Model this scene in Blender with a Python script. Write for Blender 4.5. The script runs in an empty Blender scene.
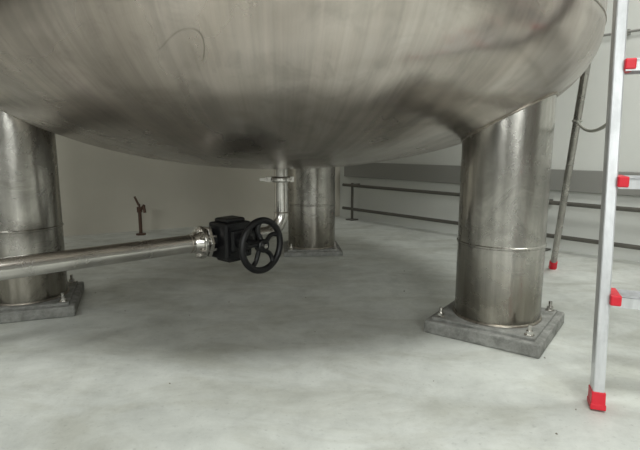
import bpy, bmesh, math, random
from mathutils import Vector, Matrix
random.seed(3)
C=bpy.context.scene.collection
H=0.75
# ---------------------------------------------------------------- materials
def mat(name,col,rough=0.5,metal=0.0):
    m=bpy.data.materials.new(name); m.use_nodes=True
    b=m.node_tree.nodes["Principled BSDF"]
    b.inputs["Base Color"].default_value=(*col,1); b.inputs["Roughness"].default_value=rough; b.inputs["Metallic"].default_value=metal
    return m,m.node_tree,b
def ramp(nt,src,stops):
    r=nt.nodes.new("ShaderNodeValToRGB")
    el=r.color_ramp.elements
    el[0].position=stops[0][0]; el[0].color=(*stops[0][1],1)
    el[1].position=stops[-1][0]; el[1].color=(*stops[-1][1],1)
    for p,c in stops[1:-1]:
        e=el.new(p); e.color=(*c,1)
    nt.links.new(src,r.inputs[0]); return r.outputs[0]
def noise(nt,vec,scale,detail=5,rough=0.55,dist=0):
    n=nt.nodes.new("ShaderNodeTexNoise"); n.inputs["Scale"].default_value=scale; n.inputs["Detail"].default_value=detail
    n.inputs["Roughness"].default_value=rough; n.inputs["Distortion"].default_value=dist
    nt.links.new(vec,n.inputs["Vector"]); return n.outputs[0]
def mapping(nt,vec,scale=(1,1,1),loc=(0,0,0)):
    n=nt.nodes.new("ShaderNodeMapping"); n.inputs["Scale"].default_value=scale; n.inputs["Location"].default_value=loc
    nt.links.new(vec,n.inputs["Vector"]); return n.outputs[0]
def coord(nt): return nt.nodes.new("ShaderNodeTexCoord").outputs["Object"]
def mult(nt,a,b,fac=1.0,mode='MULTIPLY'):
    n=nt.nodes.new("ShaderNodeMix"); n.data_type='RGBA'; n.blend_type=mode
    n.inputs[0].default_value=fac; nt.links.new(a,n.inputs[6]); nt.links.new(b,n.inputs[7]); return n.outputs[2]
def bump(nt,b,h,strength,dist=0.01,prev=None):
    n=nt.nodes.new("ShaderNodeBump"); n.inputs["Strength"].default_value=strength; n.inputs["Distance"].default_value=dist
    nt.links.new(h,n.inputs["Height"])
    if prev: nt.links.new(prev,n.inputs["Normal"])
    nt.links.new(n.outputs[0],b.inputs["Normal"]); return n.outputs[0]
def g(v): return (v,v,v)

M_tank,nt,b=mat("tank_stainless",(0.5,0.46,0.4),0.33,1.0)
co=coord(nt)
sx=nt.nodes.new("ShaderNodeSeparateXYZ"); nt.links.new(co,sx.inputs[0])
at=nt.nodes.new("ShaderNodeMath"); at.operation='ARCTAN2'; nt.links.new(sx.outputs[1],at.inputs[0]); nt.links.new(sx.outputs[0],at.inputs[1])
ln=nt.nodes.new("ShaderNodeVectorMath"); ln.operation='LENGTH'; nt.links.new(co,ln.inputs[0])
cb=nt.nodes.new("ShaderNodeCombineXYZ"); nt.links.new(at.outputs[0],cb.inputs[0]); nt.links.new(ln.outputs["Value"],cb.inputs[1])
polar=cb.outputs[0]
st=noise(nt,mapping(nt,polar,(45,1.3,1)),1.0,6,0.65)
st2=noise(nt,mapping(nt,polar,(9,1.0,1)),1.0,4,0.6)
bl=noise(nt,co,1.7,5,0.55,0.4)
fine=noise(nt,mapping(nt,co,(1,1,1),(3,5,1)),9,6,0.65,1.0)
c1=ramp(nt,bl,[(0.3,(0.41,0.36,0.315)),(0.5,(0.53,0.475,0.43)),(0.7,(0.65,0.60,0.555))])
c2=ramp(nt,st,[(0.3,g(0.80)),(0.6,g(1.0))])
c3=ramp(nt,fine,[(0.25,g(0.80)),(0.5,g(1.0))])
c4=ramp(nt,st2,[(0.35,g(0.84)),(0.6,g(1.0))])
vo=noise(nt,mapping(nt,co,(1,1,1),(7.3,2.1,0)),2.2,1,0.5,0.8)
sc=ramp(nt,vo,[(0.0,g(1)),(0.497,g(1)),(0.5,g(0.5)),(0.503,g(1)),(1.0,g(1))])
msk=ramp(nt,noise(nt,mapping(nt,co,(1,1,1),(1,9,4)),3.0,2),[(0.60,g(0)),(0.64,g(1))])
mx=nt.nodes.new("ShaderNodeMix"); mx.data_type='RGBA'; nt.links.new(msk,mx.inputs[0]); mx.inputs[6].default_value=(1,1,1,1); nt.links.new(sc,mx.inputs[7])
cc=mult(nt,mult(nt,mult(nt,mult(nt,c1,c2),c3),c4),mx.outputs[2])
nt.links.new(cc,b.inputs["Base Color"])
nt.links.new(ramp(nt,bl,[(0.3,g(0.32)),(0.7,g(0.19))]),b.inputs["Roughness"])
pv=bump(nt,b,noise(nt,co,3.2,2),0.4,0.03)
bump(nt,b,st,0.10,0.004,pv)

def steel(name,col,r0,r1,vs=(30,30,1.2),lo=0.7,dirt=0.78,dents=0.0,foot=False):
    m,nt,b=mat(name,col,r0,1.0)
    co=coord(nt)
    s=noise(nt,mapping(nt,co,vs),1.0,5,0.6)
    bl=noise(nt,co,6,6,0.65,0.6)
    c=mult(nt,ramp(nt,s,[(0.3,tuple(x*lo for x in col)),(0.6,col)]),ramp(nt,bl,[(0.35,g(dirt)),(0.58,g(1))]))
    if foot: # grime collected on the lower courses of the leg
        se=nt.nodes.new("ShaderNodeSeparateXYZ"); nt.links.new(co,se.inputs[0])
        ma=nt.nodes.new("ShaderNodeMath"); ma.operation='MULTIPLY_ADD'; nt.links.new(bl,ma.inputs[0]); ma.inputs[1].default_value=-0.35; nt.links.new(se.outputs[2],ma.inputs[2])
        c=mult(nt,c,ramp(nt,ma.outputs[0],[(0.0,(0.62,0.60,0.56)),(0.16,g(1))]))
    nt.links.new(c,b.inputs["Base Color"])
    nt.links.new(ramp(nt,bl,[(0.3,g(r1)),(0.7,g(r0))]),b.inputs["Roughness"])
    pv=bump(nt,b,bl,0.12,0.01)
    if dents: bump(nt,b,noise(nt,mapping(nt,co,(1,1,0.5)),5,2),dents,0.03,pv)
    return m
M_leg=steel("leg_stainless",(0.52,0.50,0.465),0.18,0.34,dirt=0.68,dents=0.3,foot=True)
M_pole=steel("pole_steel",(0.48,0.46,0.43),0.22,0.34)
M_pipe=steel("pipe_stainless",(0.66,0.64,0.61),0.18,0.3,(8,8,8),0.85)
M_weld=steel("weld_stainless",(0.42,0.38,0.33),0.35,0.5,(60,60,60),0.6)
M_dark=mat("dark_painted_pipe",(0.12,0.114,0.10),0.45,0.3)[0]
M_tray=mat("tray_grey",(0.28,0.278,0.26),0.55,0.1)[0]
M_black=mat("black_paint",(0.004,0.004,0.005),0.45)[0]
M_red=mat("red_plastic",(0.65,0.012,0.03),0.4)[0]
M_alu=steel("ladder_aluminium",(0.70,0.71,0.73),0.3,0.42,(60,60,2),0.85)
M_alu.node_tree.nodes["Principled BSDF"].inputs["Metallic"].default_value=0.6
M_strap=mat("nylon_strap",(0.35,0.35,0.31),0.8)[0]
M_brass=mat("old_bronze",(0.09,0.05,0.035),0.5,0.4)[0]
M_debris=mat("debris_mat",(0.2,0.18,0.14),0.9)[0]

M_floor,nt,b=mat("floor_concrete",(0.5,0.52,0.5),0.5)
co=coord(nt)
n1=noise(nt,co,0.8,8,0.62,0.5); n2=noise(nt,co,7,9,0.72,0.3); n3=noise(nt,mapping(nt,co,(1,1,1),(4,4,0)),60,3,0.6); n4=noise(nt,mapping(nt,co,(1,2.2,1),(9,1,0)),2.2,7,0.65,0.8)
c=ramp(nt,n1,[(0.3,(0.48,0.495,0.465)),(0.52,(0.60,0.615,0.585)),(0.7,(0.67,0.68,0.65))])
c=mult(nt,c,ramp(nt,n2,[(0.3,g(0.80)),(0.6,g(1))]))
c=mult(nt,c,ramp(nt,n4,[(0.36,(0.83,0.82,0.79)),(0.54,g(1))]))
c=mult(nt,c,ramp(nt,n3,[(0.25,g(0.80)),(0.4,g(1))]))
nt.links.new(c,b.inputs["Base Color"])
nt.links.new(ramp(nt,n2,[(0.3,g(0.62)),(0.7,g(0.42))]),b.inputs["Roughness"])
bump(nt,b,n2,0.25,0.01)
def wallmat(name,a,bc):
    m,nt,b=mat(name,a,0.75); co=coord(nt)
    n=noise(nt,co,1.3,6,0.6)
    nt.links.new(ramp(nt,n,[(0.3,a),(0.7,bc)]),b.inputs["Base Color"])
    bump(nt,b,noise(nt,co,40,4),0.08,0.005); return m
M_wallL=wallmat("wall_beige",(0.45,0.425,0.36),(0.52,0.49,0.425))  # same paint as the right wall; its dimmer light is mixed into this colour
M_wallR=wallmat("wall_offwhite",(0.64,0.65,0.62),(0.72,0.73,0.70))  # brighter light on this side worked into the shared wall paint
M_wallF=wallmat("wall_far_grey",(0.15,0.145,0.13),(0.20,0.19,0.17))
M_ceil=wallmat("ceiling_paint",(0.12,0.108,0.095),(0.16,0.142,0.125))
M_frame=mat("window_frame_paint",(0.3,0.3,0.3),0.5)[0]
M_pad,nt,b=mat("pad_concrete",(0.2,0.2,0.18),0.85)
co=coord(nt); n=noise(nt,co,18,9,0.75)
nt.links.new(ramp(nt,n,[(0.3,(0.11,0.11,0.10)),(0.5,(0.24,0.24,0.225)),(0.7,(0.36,0.36,0.34))]),b.inputs["Base Color"]); bump(nt,b,n,0.8,0.012)

# ---------------------------------------------------------------- helpers
def empty(name,loc=(0,0,0)):
    o=bpy.data.objects.new(name,None); o.location=loc; o.empty_display_size=0.1; C.objects.link(o); return o
def finish(bm,name,m,parent=None,smooth=True,bev=0,loc=None,angle=40):
    me=bpy.data.meshes.new(name); bmesh.ops.recalc_face_normals(bm,faces=bm.faces); bm.to_mesh(me); bm.free()
    me.materials.append(m)
    for p in me.polygons: p.use_smooth=smooth
    o=bpy.data.objects.new(name,me); C.objects.link(o)
    if smooth:
        try: me.set_sharp_from_angle(angle=math.radians(angle))
        except Exception: pass
    if bev:
        md=o.modifiers.new("bev","BEVEL"); md.width=bev; md.segments=2; md.limit_method='ANGLE'
    if loc is not None: o.location=loc
    if parent:
        o.parent=parent; o.matrix_parent_inverse=Matrix.Translation(parent.location).inverted()
    return o
def frame(axis,up=Vector((0,0,1))):
    z=axis.normalized()
    if abs(z.dot(up))>0.98: up=Vector((1,0,0))
    x=up.cross(z).normalized(); y=z.cross(x)
    return Matrix((x,y,z)).transposed()
def revolve(bm,prof,origin,axis=Vector((0,0,1)),seg=48,close=False):
    F=frame(Vector(axis)); O=Vector(origin); rings=[]
    for r,t in prof:
        if r<1e-6: rings.append([bm.verts.new(O+F@Vector((0,0,t)))]); continue
        rings.append([bm.verts.new(O+F@Vector((r*math.cos(2*math.pi*i/seg),r*math.sin(2*math.pi*i/seg),t))) for i in range(seg)])
    n=len(rings)
    for k in range(n if close else n-1):
        a=rings[k]; c=rings[(k+1)%n]
        for i in range(seg):
            j=(i+1)%seg
            if len(a)==1 and len(c)==1: continue
            if len(a)==1: bm.faces.new((a[0],c[i],c[j]))
            elif len(c)==1: bm.faces.new((a[i],a[j],c[0]))
            else: bm.faces.new((a[i],a[j],c[j],c[i]))
def cyl(bm,p,q,r,seg=32,r2=None,bevel=0.0):
    p=Vector(p);q=Vector(q);L=(q-p).length; r2=r if r2 is None else r2
    if bevel>0: pr=[(0,0),(r-bevel,0),(r,bevel),(r2,L-bevel),(r2-bevel,L),(0,L)]
    else: pr=[(0,0),(r,0),(r2,L),(0,L)]
    revolve(bm,pr,p,q-p,seg)
def torus(bm,c,axis,R,r,seg=64,s2=12,sq=1):
    revolve(bm,[(R+r*math.cos(2*math.pi*i/s2),sq*r*math.sin(2*math.pi*i/s2)) for i in range(s2)],c,axis,seg,close=True)
def box(bm,c,size,F=None):
    F=F or Matrix.Identity(3); c=Vector(c); v=[]
    for z in(-.5,.5):
        for x,y in((-.5,-.5),(.5,-.5),(.5,.5),(-.5,.5)):
            v.append(bm.verts.new(c+F@Vector((x*size[0],y*size[1],z*size[2]))))
    for f in((0,3,2,1),(4,5,6,7),(0,1,5,4),(1,2,6,5),(2,3,7,6),(3,0,4,7)): bm.faces.new([v[i] for i in f])
def sweep(bm,pts,r,seg=24,caps=True):
    pts=[Vector(p) for p in pts]; rings=[]; N=None
    for i,p in enumerate(pts):
        t=(pts[min(i+1,len(pts)-1)]-pts[max(i-1,0)]).normalized()
        if N is None:
            N=t.orthogonal().normalized()
        else: N=(N-t*N.dot(t)).normalized()
        B=t.cross(N)
        rings.append([bm.verts.new(p+r*(N*math.cos(2*math.pi*k/seg)+B*math.sin(2*math.pi*k/seg))) for k in range(seg)])
    for a,c in zip(rings,rings[1:]):
        for k in range(seg): bm.faces.new((a[k],a[(k+1)%seg],c[(k+1)%seg],c[k]))
    if caps: bm.faces.new(rings[0][::-1]); bm.faces.new(rings[-1])
def arc(p0,d0,d1,R,n=12):
    p0=Vector(p0); d0=Vector(d0); d1=Vector(d1); cen=p0+d1*R
    return [cen-d1*R*math.cos(a)+d0*R*math.sin(a) for a in [math.pi/2*i/n for i in range(n+1)]]

# ---------------------------------------------------------------- room
bm=bmesh.new(); box(bm,(-1,0,-0.05),(15,13,0.1)); finish(bm,"floor",M_floor,smooth=False)
cor=Vector((0.21,5.23,0)); up=Vector((0,0,1)); RH=5.0
def wall(name,p,q,h,m):
    p=Vector(p);q=Vector(q); d=(q-p); L=d.length; d.normalize(); nrm=Vector((-d.y,d.x,0))
    F=Matrix((d,nrm,Vector((0,0,1)))).transposed()
    bm=bmesh.new(); box(bm,(p+q)/2+nrm*0.1+Vector((0,0,h/2)),(L+0.2,0.2,h),F); finish(bm,name,m,smooth=False)
dR=Vector((1.85,-2.09,0)).normalized(); dL=Vector((-2.31,-1.18,0)).normalized()
P1=cor+dR*8; P2=cor+dL*8; P3=Vector((3.2,-5.5,0)); P4=Vector((-6.9,-5.5,0))
wall("wall_back_right",cor,P1,RH,M_wallR)
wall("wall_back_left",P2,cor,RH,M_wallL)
wall("wall_right",P1,P3,RH,M_wallF)
wall("wall_front",P3,P4,RH,M_wallF)
wall("wall_left",P4,P2,RH,M_wallF)
bm=bmesh.new(); box(bm,(-1,0,RH+0.05),(15,13,0.1)); finish(bm,"ceiling",M_ceil,smooth=False)

# ---------------------------------------------------------------- tank
TC=Vector((-0.20,2.50,0)); R=1.37; ZB=0.63; HD=0.54
tank=empty("storage_tank",TC)
bm=bmesh.new(); prof=[]
for i in range(0,49):
    a=math.pi/2*i/48; prof.append((R*math.sin(a),ZB+HD*(1-math.cos(a))))
prof+=[(R,1.4),(R,2.4),(R,3.4)]
for i in range(1,25):
    a=math.pi/2*i/24; prof.append((R*math.cos(a),3.4+HD*math.sin(a)))
revolve(bm,[(r,z-ZB) for r,z in prof],(0,0,0),seg=160)
finish(bm,"shell",M_tank,tank,loc=(TC.x,TC.y,ZB))
bm=bmesh.new(); torus(bm,TC+Vector((0,0,1.18)),(0,0,1),R,0.003,160,8)
torus(bm,TC+Vector((0,0,2.3)),(0,0,1),R,0.006,160,8)
finish(bm,"weld_seams",M_weld,tank)
legs=[("leg_1",Vector((0.725,1.97,0)),-36,0.44,0.052,0.365),("leg_2",Vector((-0.06,3.5,0)),5,0.40,0.03,0.34),("leg_3",Vector((-1.355,2.24,0)),20,0.43,0.048,0.38)]
RL=0.166
for i,(nm,p,rot,side,ph,wz) in enumerate(legs):
    bm=bmesh.new()
    revolve(bm,[(0,ph+0.012),(RL,ph+0.012),(RL,wz-0.006),(RL+0.004,wz-0.003),(RL+0.004,wz+0.003),(RL,wz+0.006),(RL,1.06),(0,1.06)],(0,0,0),seg=96)
    finish(bm,nm,M_leg,tank,loc=p)
    bm=bmesh.new(); torus(bm,p+Vector((0,0,ph+0.014)),(0,0,1),RL,0.006,96,8); 
    pts=[]
    for k in range(97):
        a=2*math.pi*k/96; q=p+Vector((RL*math.cos(a),RL*math.sin(a),0)); rr=min((q-TC).length,R*0.999)
        q.z=ZB+HD*(1-math.sqrt(1-(rr/R)**2)); pts.append(q)
    sweep(bm,pts,0.006,8,caps=False)
    finish(bm,nm+"_weld",M_weld,tank)
    F=Matrix.Rotation(math.radians(rot),3,'Z')
    ft=empty("concrete_footing" if i==0 else "concrete_footing.%03d"%i,p)
    bm=bmesh.new(); box(bm,p+Vector((0,0,ph/2)),(side,side,ph),F); finish(bm,"pad",M_pad,ft,smooth=False,bev=0.006)
    bm=bmesh.new(); box(bm,p+Vector((0,0,ph+0.005)),(side-0.05,side-0.05,0.012),F); finish(bm,"base_plate",M_pad,ft,smooth=False,bev=0.002)
    bm=bmesh.new()
    for sx_ in(-1,1):
        for sy in(-1,1):
            q=p+F@Vector((sx_*(side/2-0.05),sy*(side/2-0.05),ph+0.01))
            cyl(bm,q,q+Vector((0,0,0.004)),0.018,20)
            cyl(bm,q+Vector((0,0,0.004)),q+Vector((0,0,0.018)),0.013,6)
            cyl(bm,q+Vector((0,0,0.018)),q+Vector((0,0,0.04)),0.007,12)
    finish(bm,"anchor_bolts",M_pipe,ft,angle=30)

# ---------------------------------------------------------------- discharge pipe + valve
d=Vector((-0.77,-0.638,0)).normalized(); zp=0.312; RP=0.040; A=Vector((TC.x+0.005,TC.y,zp))
pipe=empty("discharge_pipe",A)
Re=0.10
bm=bmesh.new()
top=A+Vector((0,0,0.36))
vert=[top, A+Vector((0,0,Re+0.1)),A+Vector((0,0,Re))]
pts=vert+arc(A+Vector((0,0,Re)),-up,d,Re,14)[1:]+[A+d*0.2]
sweep(bm,pts,0.035,32); finish(bm,"elbow",M_pipe,pipe)
bm=bmesh.new()
E=A+d*2.75
pts=[A+d*0.2,A+d*1.0,A+d*2.0,E]+arc(E,d,-up,0.1,12)[1:]+[E+d*0.1+Vector((0,0,-zp+0.012))]
sweep(bm,pts,RP,40); finish(bm,"straight_run",M_pipe,pipe)
bm=bmesh.new()
for s in(0.50,1.3,2.2): torus(bm,A+d*s,d,RP,0.003,40,8)
torus(bm,A+up*(Re),up,0.035,0.003,32,8)
finish(bm,"pipe_welds",M_weld,pipe)
bm=bmesh.new(); q=E+d*0.1; q=Vector((q.x,q.y,0)); cyl(bm,q,q+up*0.015,0.085,32,bevel=0.003); finish(bm,"floor_flange",M_pipe,pipe)
bm=bmesh.new(); k=A+up*0.265
revolve(bm,[(0.034,-0.014),(0.044,-0.014),(0.052,-0.008),(0.054,0),(0.052,0.008),(0.044,0.014),(0.034,0.014)],k,up,40)
box(bm,k+Vector((-0.06,-0.012,0)),(0.03,0.02,0.026)); cyl(bm,k+Vector((-0.075,-0.03,0)),k+Vector((-0.075,0.03,0)),0.006,10)
box(bm,k+Vector((-0.085,-0.032,0)),(0.035,0.008,0.014))
box(bm,k+Vector((0.055,0,0)),(0.02,0.018,0.026))
finish(bm,"nozzle_clamp",M_pipe,pipe,angle=30)
bm=bmesh.new(); torus(bm,A+up*0.325,up,0.036,0.006,40,8); finish(bm,"nozzle_collar",M_weld,pipe)

valve=empty("gate_valve",A+d*0.3)
bm=bmesh.new()
revolve(bm,[(0,0.19),(0.055,0.19),(0.06,0.2),(0.06,0.225),(0.048,0.235),(0.05,0.25),(0.072,0.26),(0.072,0.34),(0.05,0.35),(0.048,0.40),(0,0.40)],A,d,40)
finish(bm,"valve_body",M_black,valve)
bm=bmesh.new()
for s,t in((0.41,0.018),(0.44,0.016)):
    revolve(bm,[(0.03,0),(0.072,0),(0.075,0.003),(0.075,t-0.003),(0.072,t),(0.03,t)],A+d*s,d,6 if s<0.42 else 40)
revolve(bm,[(0.04,0.456),(0.055,0.456),(0.043,0.485),(0.04,0.485)],A,d,40)
for s in(0.165,):
    revolve(bm,[(0.03,0),(0.064,0),(0.066,0.003),(0.066,0.015),(0.064,0.018),(0.03,0.018)],A+d*s,d,40)
F=frame(d)
for kk in range(6):
    a=math.pi/3*kk+0.5; o_=F@Vector((0.06*math.cos(a),0.06*math.sin(a),0))
    cyl(bm,A+d*0.395+o_,A+d*0.472+o_,0.0065,6)
    cyl(bm,A+d*0.456+o_,A+d*0.464+o_,0.012,6)
finish(bm,"flanges",M_pipe,valve,angle=30)
n2=Vector((0.75,-0.66,0)).normalized(); t2=Vector((0.66,0.75,0)).normalized()
Fb=Matrix((t2,-n2,up)).transposed()
bc=Vector((-0.415,2.275,zp+0.005))
bm=bmesh.new()
box(bm,bc,(0.15,0.13,0.165),Fb)
box(bm,bc+up*0.09,(0.11,0.095,0.022),Fb)
box(bm,bc-up*0.09,(0.10,0.095,0.022),Fb)
box(bm,bc+n2*0.069,(0.10,0.02,0.10),Fb)
finish(bm,"gearbox",M_black,valve,smooth=False,bev=0.012)
bm=bmesh.new()
cyl(bm,bc+n2*0.07,bc+n2*0.13,0.034,24,bevel=0.004)
cyl(bm,bc+n2*0.12,bc+n2*0.235,0.014,20)
for x in(-.055,.055):
    for z in(-.06,.06): cyl(bm,bc+n2*0.058+t2*x+up*z,bc+n2*0.072+t2*x+up*z,0.007,6)
finish(bm,"stem",M_black,valve,angle=30)
wc=bc+n2*0.215-up*0.003
bm=bmesh.new()
torus(bm,wc,n2,0.110,0.0145,72,14)
cyl(bm,wc-n2*0.018,wc+n2*0.02,0.03,24,bevel=0.004)
for kk in range(5):
    a=2*math.pi*kk/5+0.3; pts=[]
    for j in range(9):
        f=j/8; rr=0.02+0.09*f; aa=a+0.25*math.sin(f*math.pi)
        pts.append(wc+t2*rr*math.cos(aa)+up*rr*math.sin(aa)-n2*0.008*math.sin(f*math.pi))
    sweep(bm,pts,0.0105,10)
finish(bm,"handwheel",M_black,valve)
bm=bmesh.new(); cyl(bm,wc+n2*0.018,wc+n2*0.028,0.011,6); finish(bm,"handwheel_nut",M_pipe,valve,angle=30)

# ---------------------------------------------------------------- ladder
def rail(bm,p,q,w,t,F):
    p=Vector(p);q=Vector(q)
    z=(q-p).normalized(); x=(F-z*F.dot(z)).normalized(); y=z.cross(x)
    M=Matrix((x,y,z)).transposed(); box(bm,(p+q)/2,(w,t,(q-p).length),M); return M
f0=Vector((0.800,1.345,0)); fT=Vector((0.890,1.62,2.2)); r0=Vector((1.42,2.97,0)); rT=Vector((0.965,1.68,2.16))
fw=(r0-f0).normalized(); wv=Vector((fw.y,-fw.x,0))
W=0.50
lad=empty("step_ladder",f0)
def at(z): return f0.lerp(fT,z/2.2)
def atr(z): return r0.lerp(rT,z/2.16)
bm=bmesh.new()
for s in(0,1):
    o_=wv*W*s
    rail(bm,at(0.035)+o_,fT+o_,0.030,0.060,wv)
finish(bm,"front_rails",M_alu,lad,smooth=False,bev=0.004)
bm=bmesh.new()
for s in(0,1):
    o_=wv*(W*s)
    cyl(bm,atr(0.03)+o_,rT+o_,0.018,24)
for z in(1.75,): cyl(bm,atr(z),atr(z)+wv*W,0.012,16)
finish(bm,"rear_rails",M_pole,lad)
zs=[0.318,0.645,0.965,1.29,1.61,1.93]
bm=bmesh.new(); bc2=bmesh.new()
for z in zs:
    c=at(z)+wv*W/2
    Ft=Matrix((wv,fw,up)).transposed()
    box(bm,c+up*0.01,(W-0.03,0.085,0.006),Ft)
    box(bm,c+up*-0.002-fw*0.04,(W-0.03,0.005,0.03),Ft); box(bm,c+up*-0.002+fw*0.04,(W-0.03,0.005,0.03),Ft)
    for x in range(7): box(bm,c+up*0.0145+fw*(-0.033+0.011*x),(W-0.03,0.004,0.004),Ft)
    for s in(0.026,W-0.026):
        box(bc2,at(z)+wv*s+up*0.002,(0.028,0.092,0.030),Ft)
finish(bm,"treads",M_alu,lad,smooth=False)
finish(bc2,"tread_caps",M_red,lad,smooth=False,bev=0.004)
bm=bmesh.new()
for s in(0,1):
    o_=wv*W*s
    z=(fT-f0).normalized(); x=(wv-z*wv.dot(z)).normalized(); M=Matrix((x,z.cross(x),z)).transposed()
    box(bm,at(0.030)+o_,(0.036,0.066,0.042),M)
    box(bm,at(0.009)+o_,(0.040,0.070,0.016),M)
    cyl(bm,atr(0.006)+o_,atr(0.055)+o_,0.024,20,r2=0.022,bevel=0.003)
finish(bm,"rubber_feet",M_red,lad,smooth=False,bev=0.003)
bm=bmesh.new()
for s in(0,1):
    m_=(fT+rT)/2+wv*W*s
    box(bm,m_+Vector((0,0,0.02)),(0.06,0.14,0.09),Matrix((wv,fw,up)).transposed())
box(bm,(fT+rT)/2+wv*W/2+up*0.07,(W+0.06,0.22,0.025),Matrix((wv,fw,up)).transposed())
finish(bm,"top_cap",M_red,lad,smooth=False,bev=0.005)
bm=bmesh.new()
a_=at(0.82); b_=atr(0.86); pts=[]
for j in range(17):
    f=j/16; q=a_.lerp(b_,f); q.z-=0.04*4*f*(1-f); pts.append(q)
sweep(bm,pts,0.006,8); torus(bm,b_,up,0.019,0.005,20,8); finish(bm,"spreader_cord",M_strap,lad)

# ---------------------------------------------------------------- wall services
nR=Vector((-dR.y,dR.x,0))
if nR.dot(Vector((0,-1,0)))<0: nR=-nR
def wp(s,z,off): return cor+dR*s+nR*off+Vector((0,0,z))
ct=empty("cable_trunking",wp(3,0.5,0.0))
bm=bmesh.new(); Fw=Matrix((dR,nR,up)).transposed()
box(bm,wp(3.55,0.50,0.023),(6.9,0.04,0.15),Fw)
for s in(1.5,3.1,4.7): box(bm,wp(s,0.50,0.025),(0.06,0.046,0.16),Fw)
finish(bm,"trunk",M_tray,ct,smooth=False,bev=0.004)
pr=empty("wall_pipe_run",wp(3,0.33,0.1))
bm=bmesh.new()
cyl(bm,wp(0.15,0.345,0.10),wp(7.2,0.345,0.10),0.015,20)
cyl(bm,wp(0.15,0.11,0.10),wp(7.2,0.11,0.10),0.015,20)
for s in(0.28,2.2,4.1,6.0):
    cyl(bm,wp(s,0.0,0.10),wp(s,0.37,0.10),0.013,12)
    box(bm,wp(s,0.345,0.05),(0.03,0.09,0.03),Fw); box(bm,wp(s,0.005,0.10),(0.09,0.09,0.01),Fw)
finish(bm,"pipes",M_dark,pr)
cd=empty("wall_conduit",wp(3,1.44,0.03))
bm=bmesh.new(); cyl(bm,wp(0.1,1.44,0.03),wp(7.2,1.44,0.03),0.008,12)
for s in(1,2.6,4.2): box(bm,wp(s,1.44,0.018),(0.03,0.032,0.03),Fw)
finish(bm,"conduit",M_tray,cd)

tp=Vector((-1.50,4.12,0)); tap=empty("drain_tap",tp)
bm=bmesh.new()
cyl(bm,tp,tp+up*0.012,0.04,20); cyl(bm,tp+up*0.01,tp+up*0.21,0.014,16)
cyl(bm,tp+up*0.19,tp+up*0.235,0.022,6)
cyl(bm,tp+up*0.20,tp+Vector((0.05,-0.03,0.25)),0.012,12); cyl(bm,tp+Vector((0.045,-0.027,0.245)),tp+Vector((0.055,-0.033,0.19)),0.012,12)
box(bm,tp+Vector((-0.02,0,0.285)),(0.012,0.02,0.08),Matrix.Rotation(-0.4,3,'Y')); cyl(bm,tp+up*0.23,tp+up*0.26,0.008,10)
finish(bm,"tap_body",M_brass,tap,angle=30)

bm=bmesh.new()
for i in range(40):
    x=random.uniform(-2.2,2.0); y=random.uniform(1.0,4.2); s=random.uniform(0.002,0.004)
    F=Matrix.Rotation(random.uniform(0,3),3,'Z')
    box(bm,(x,y,0.001),(s*random.uniform(1,2.5),s,0.002),F)
finish(bm,"floor_debris",M_debris,smooth=False)

# ---------------------------------------------------------------- added windows (front wall) and fill lights, all unseen
w=bpy.data.worlds.new("world"); bpy.context.scene.world=w; w.use_nodes=True
w.node_tree.nodes["Background"].inputs[0].default_value=(0.80,0.88,0.92,1); w.node_tree.nodes["Background"].inputs[1].default_value=0.5
def area(name,loc,dirv,sx,sy,e,col):
    l=bpy.data.lights.new(name,'AREA'); l.shape='RECTANGLE'; l.size=sx; l.size_y=sy; l.energy=e; l.color=col
    o=bpy.data.objects.new(name,l); o.location=loc; o.rotation_euler=Vector(dirv).to_track_quat('-Z','Y').to_euler(); C.objects.link(o)
def added_window(i,x,z,wd,ht,e):  # unseen window added for contrast and bright reflections in the steel
    win=empty("window_%d"%i,(x,-5.45,z)); bm=bmesh.new()
    for sx_ in(-1,0,1): box(bm,(x+sx_*wd/2,-5.44,z),(0.06,0.08,ht+0.06))
    for sz in(-1,0,1): box(bm,(x,-5.44,z+sz*ht/2),(wd+0.06,0.08,0.06))
    finish(bm,"frame",M_frame,win,smooth=False)
    area("daylight" if i==1 else "daylight.%03d"%(i-1),(x,-5.47,z),(0,1,0),wd,ht,e,(0.96,1.0,0.97))
added_window(1,1.4,2.9,2.2,2.6,215)
added_window(2,-3.2,2.9,1.8,2.6,125)
def fill_area(i,x,y,sx,sy,e):  # unseen area light added under the ceiling as fill
    area("ceiling_light" if i==0 else "ceiling_light.%03d"%i,(x,y,RH-0.05),(0,0,-1),sx,sy,e,(0.97,1.0,0.955))
fill_area(0,0.4,-0.6,2.4,0.8,190)
fill_area(1,2.6,1.8,1.2,1.2,112)
fill_area(2,-3.4,1.2,1.2,1.2,38)

# ---------------------------------------------------------------- camera
cam=bpy.data.cameras.new("camera"); cam.lens=28.1; cam.sensor_width=36; cam.clip_start=0.02
co_=bpy.data.objects.new("camera",cam); co_.location=(0,0,H); co_.rotation_euler=(math.radians(90-9.2),0,0); C.objects.link(co_)
bpy.context.scene.camera=co_
bpy.context.scene.view_settings.view_transform='Standard'
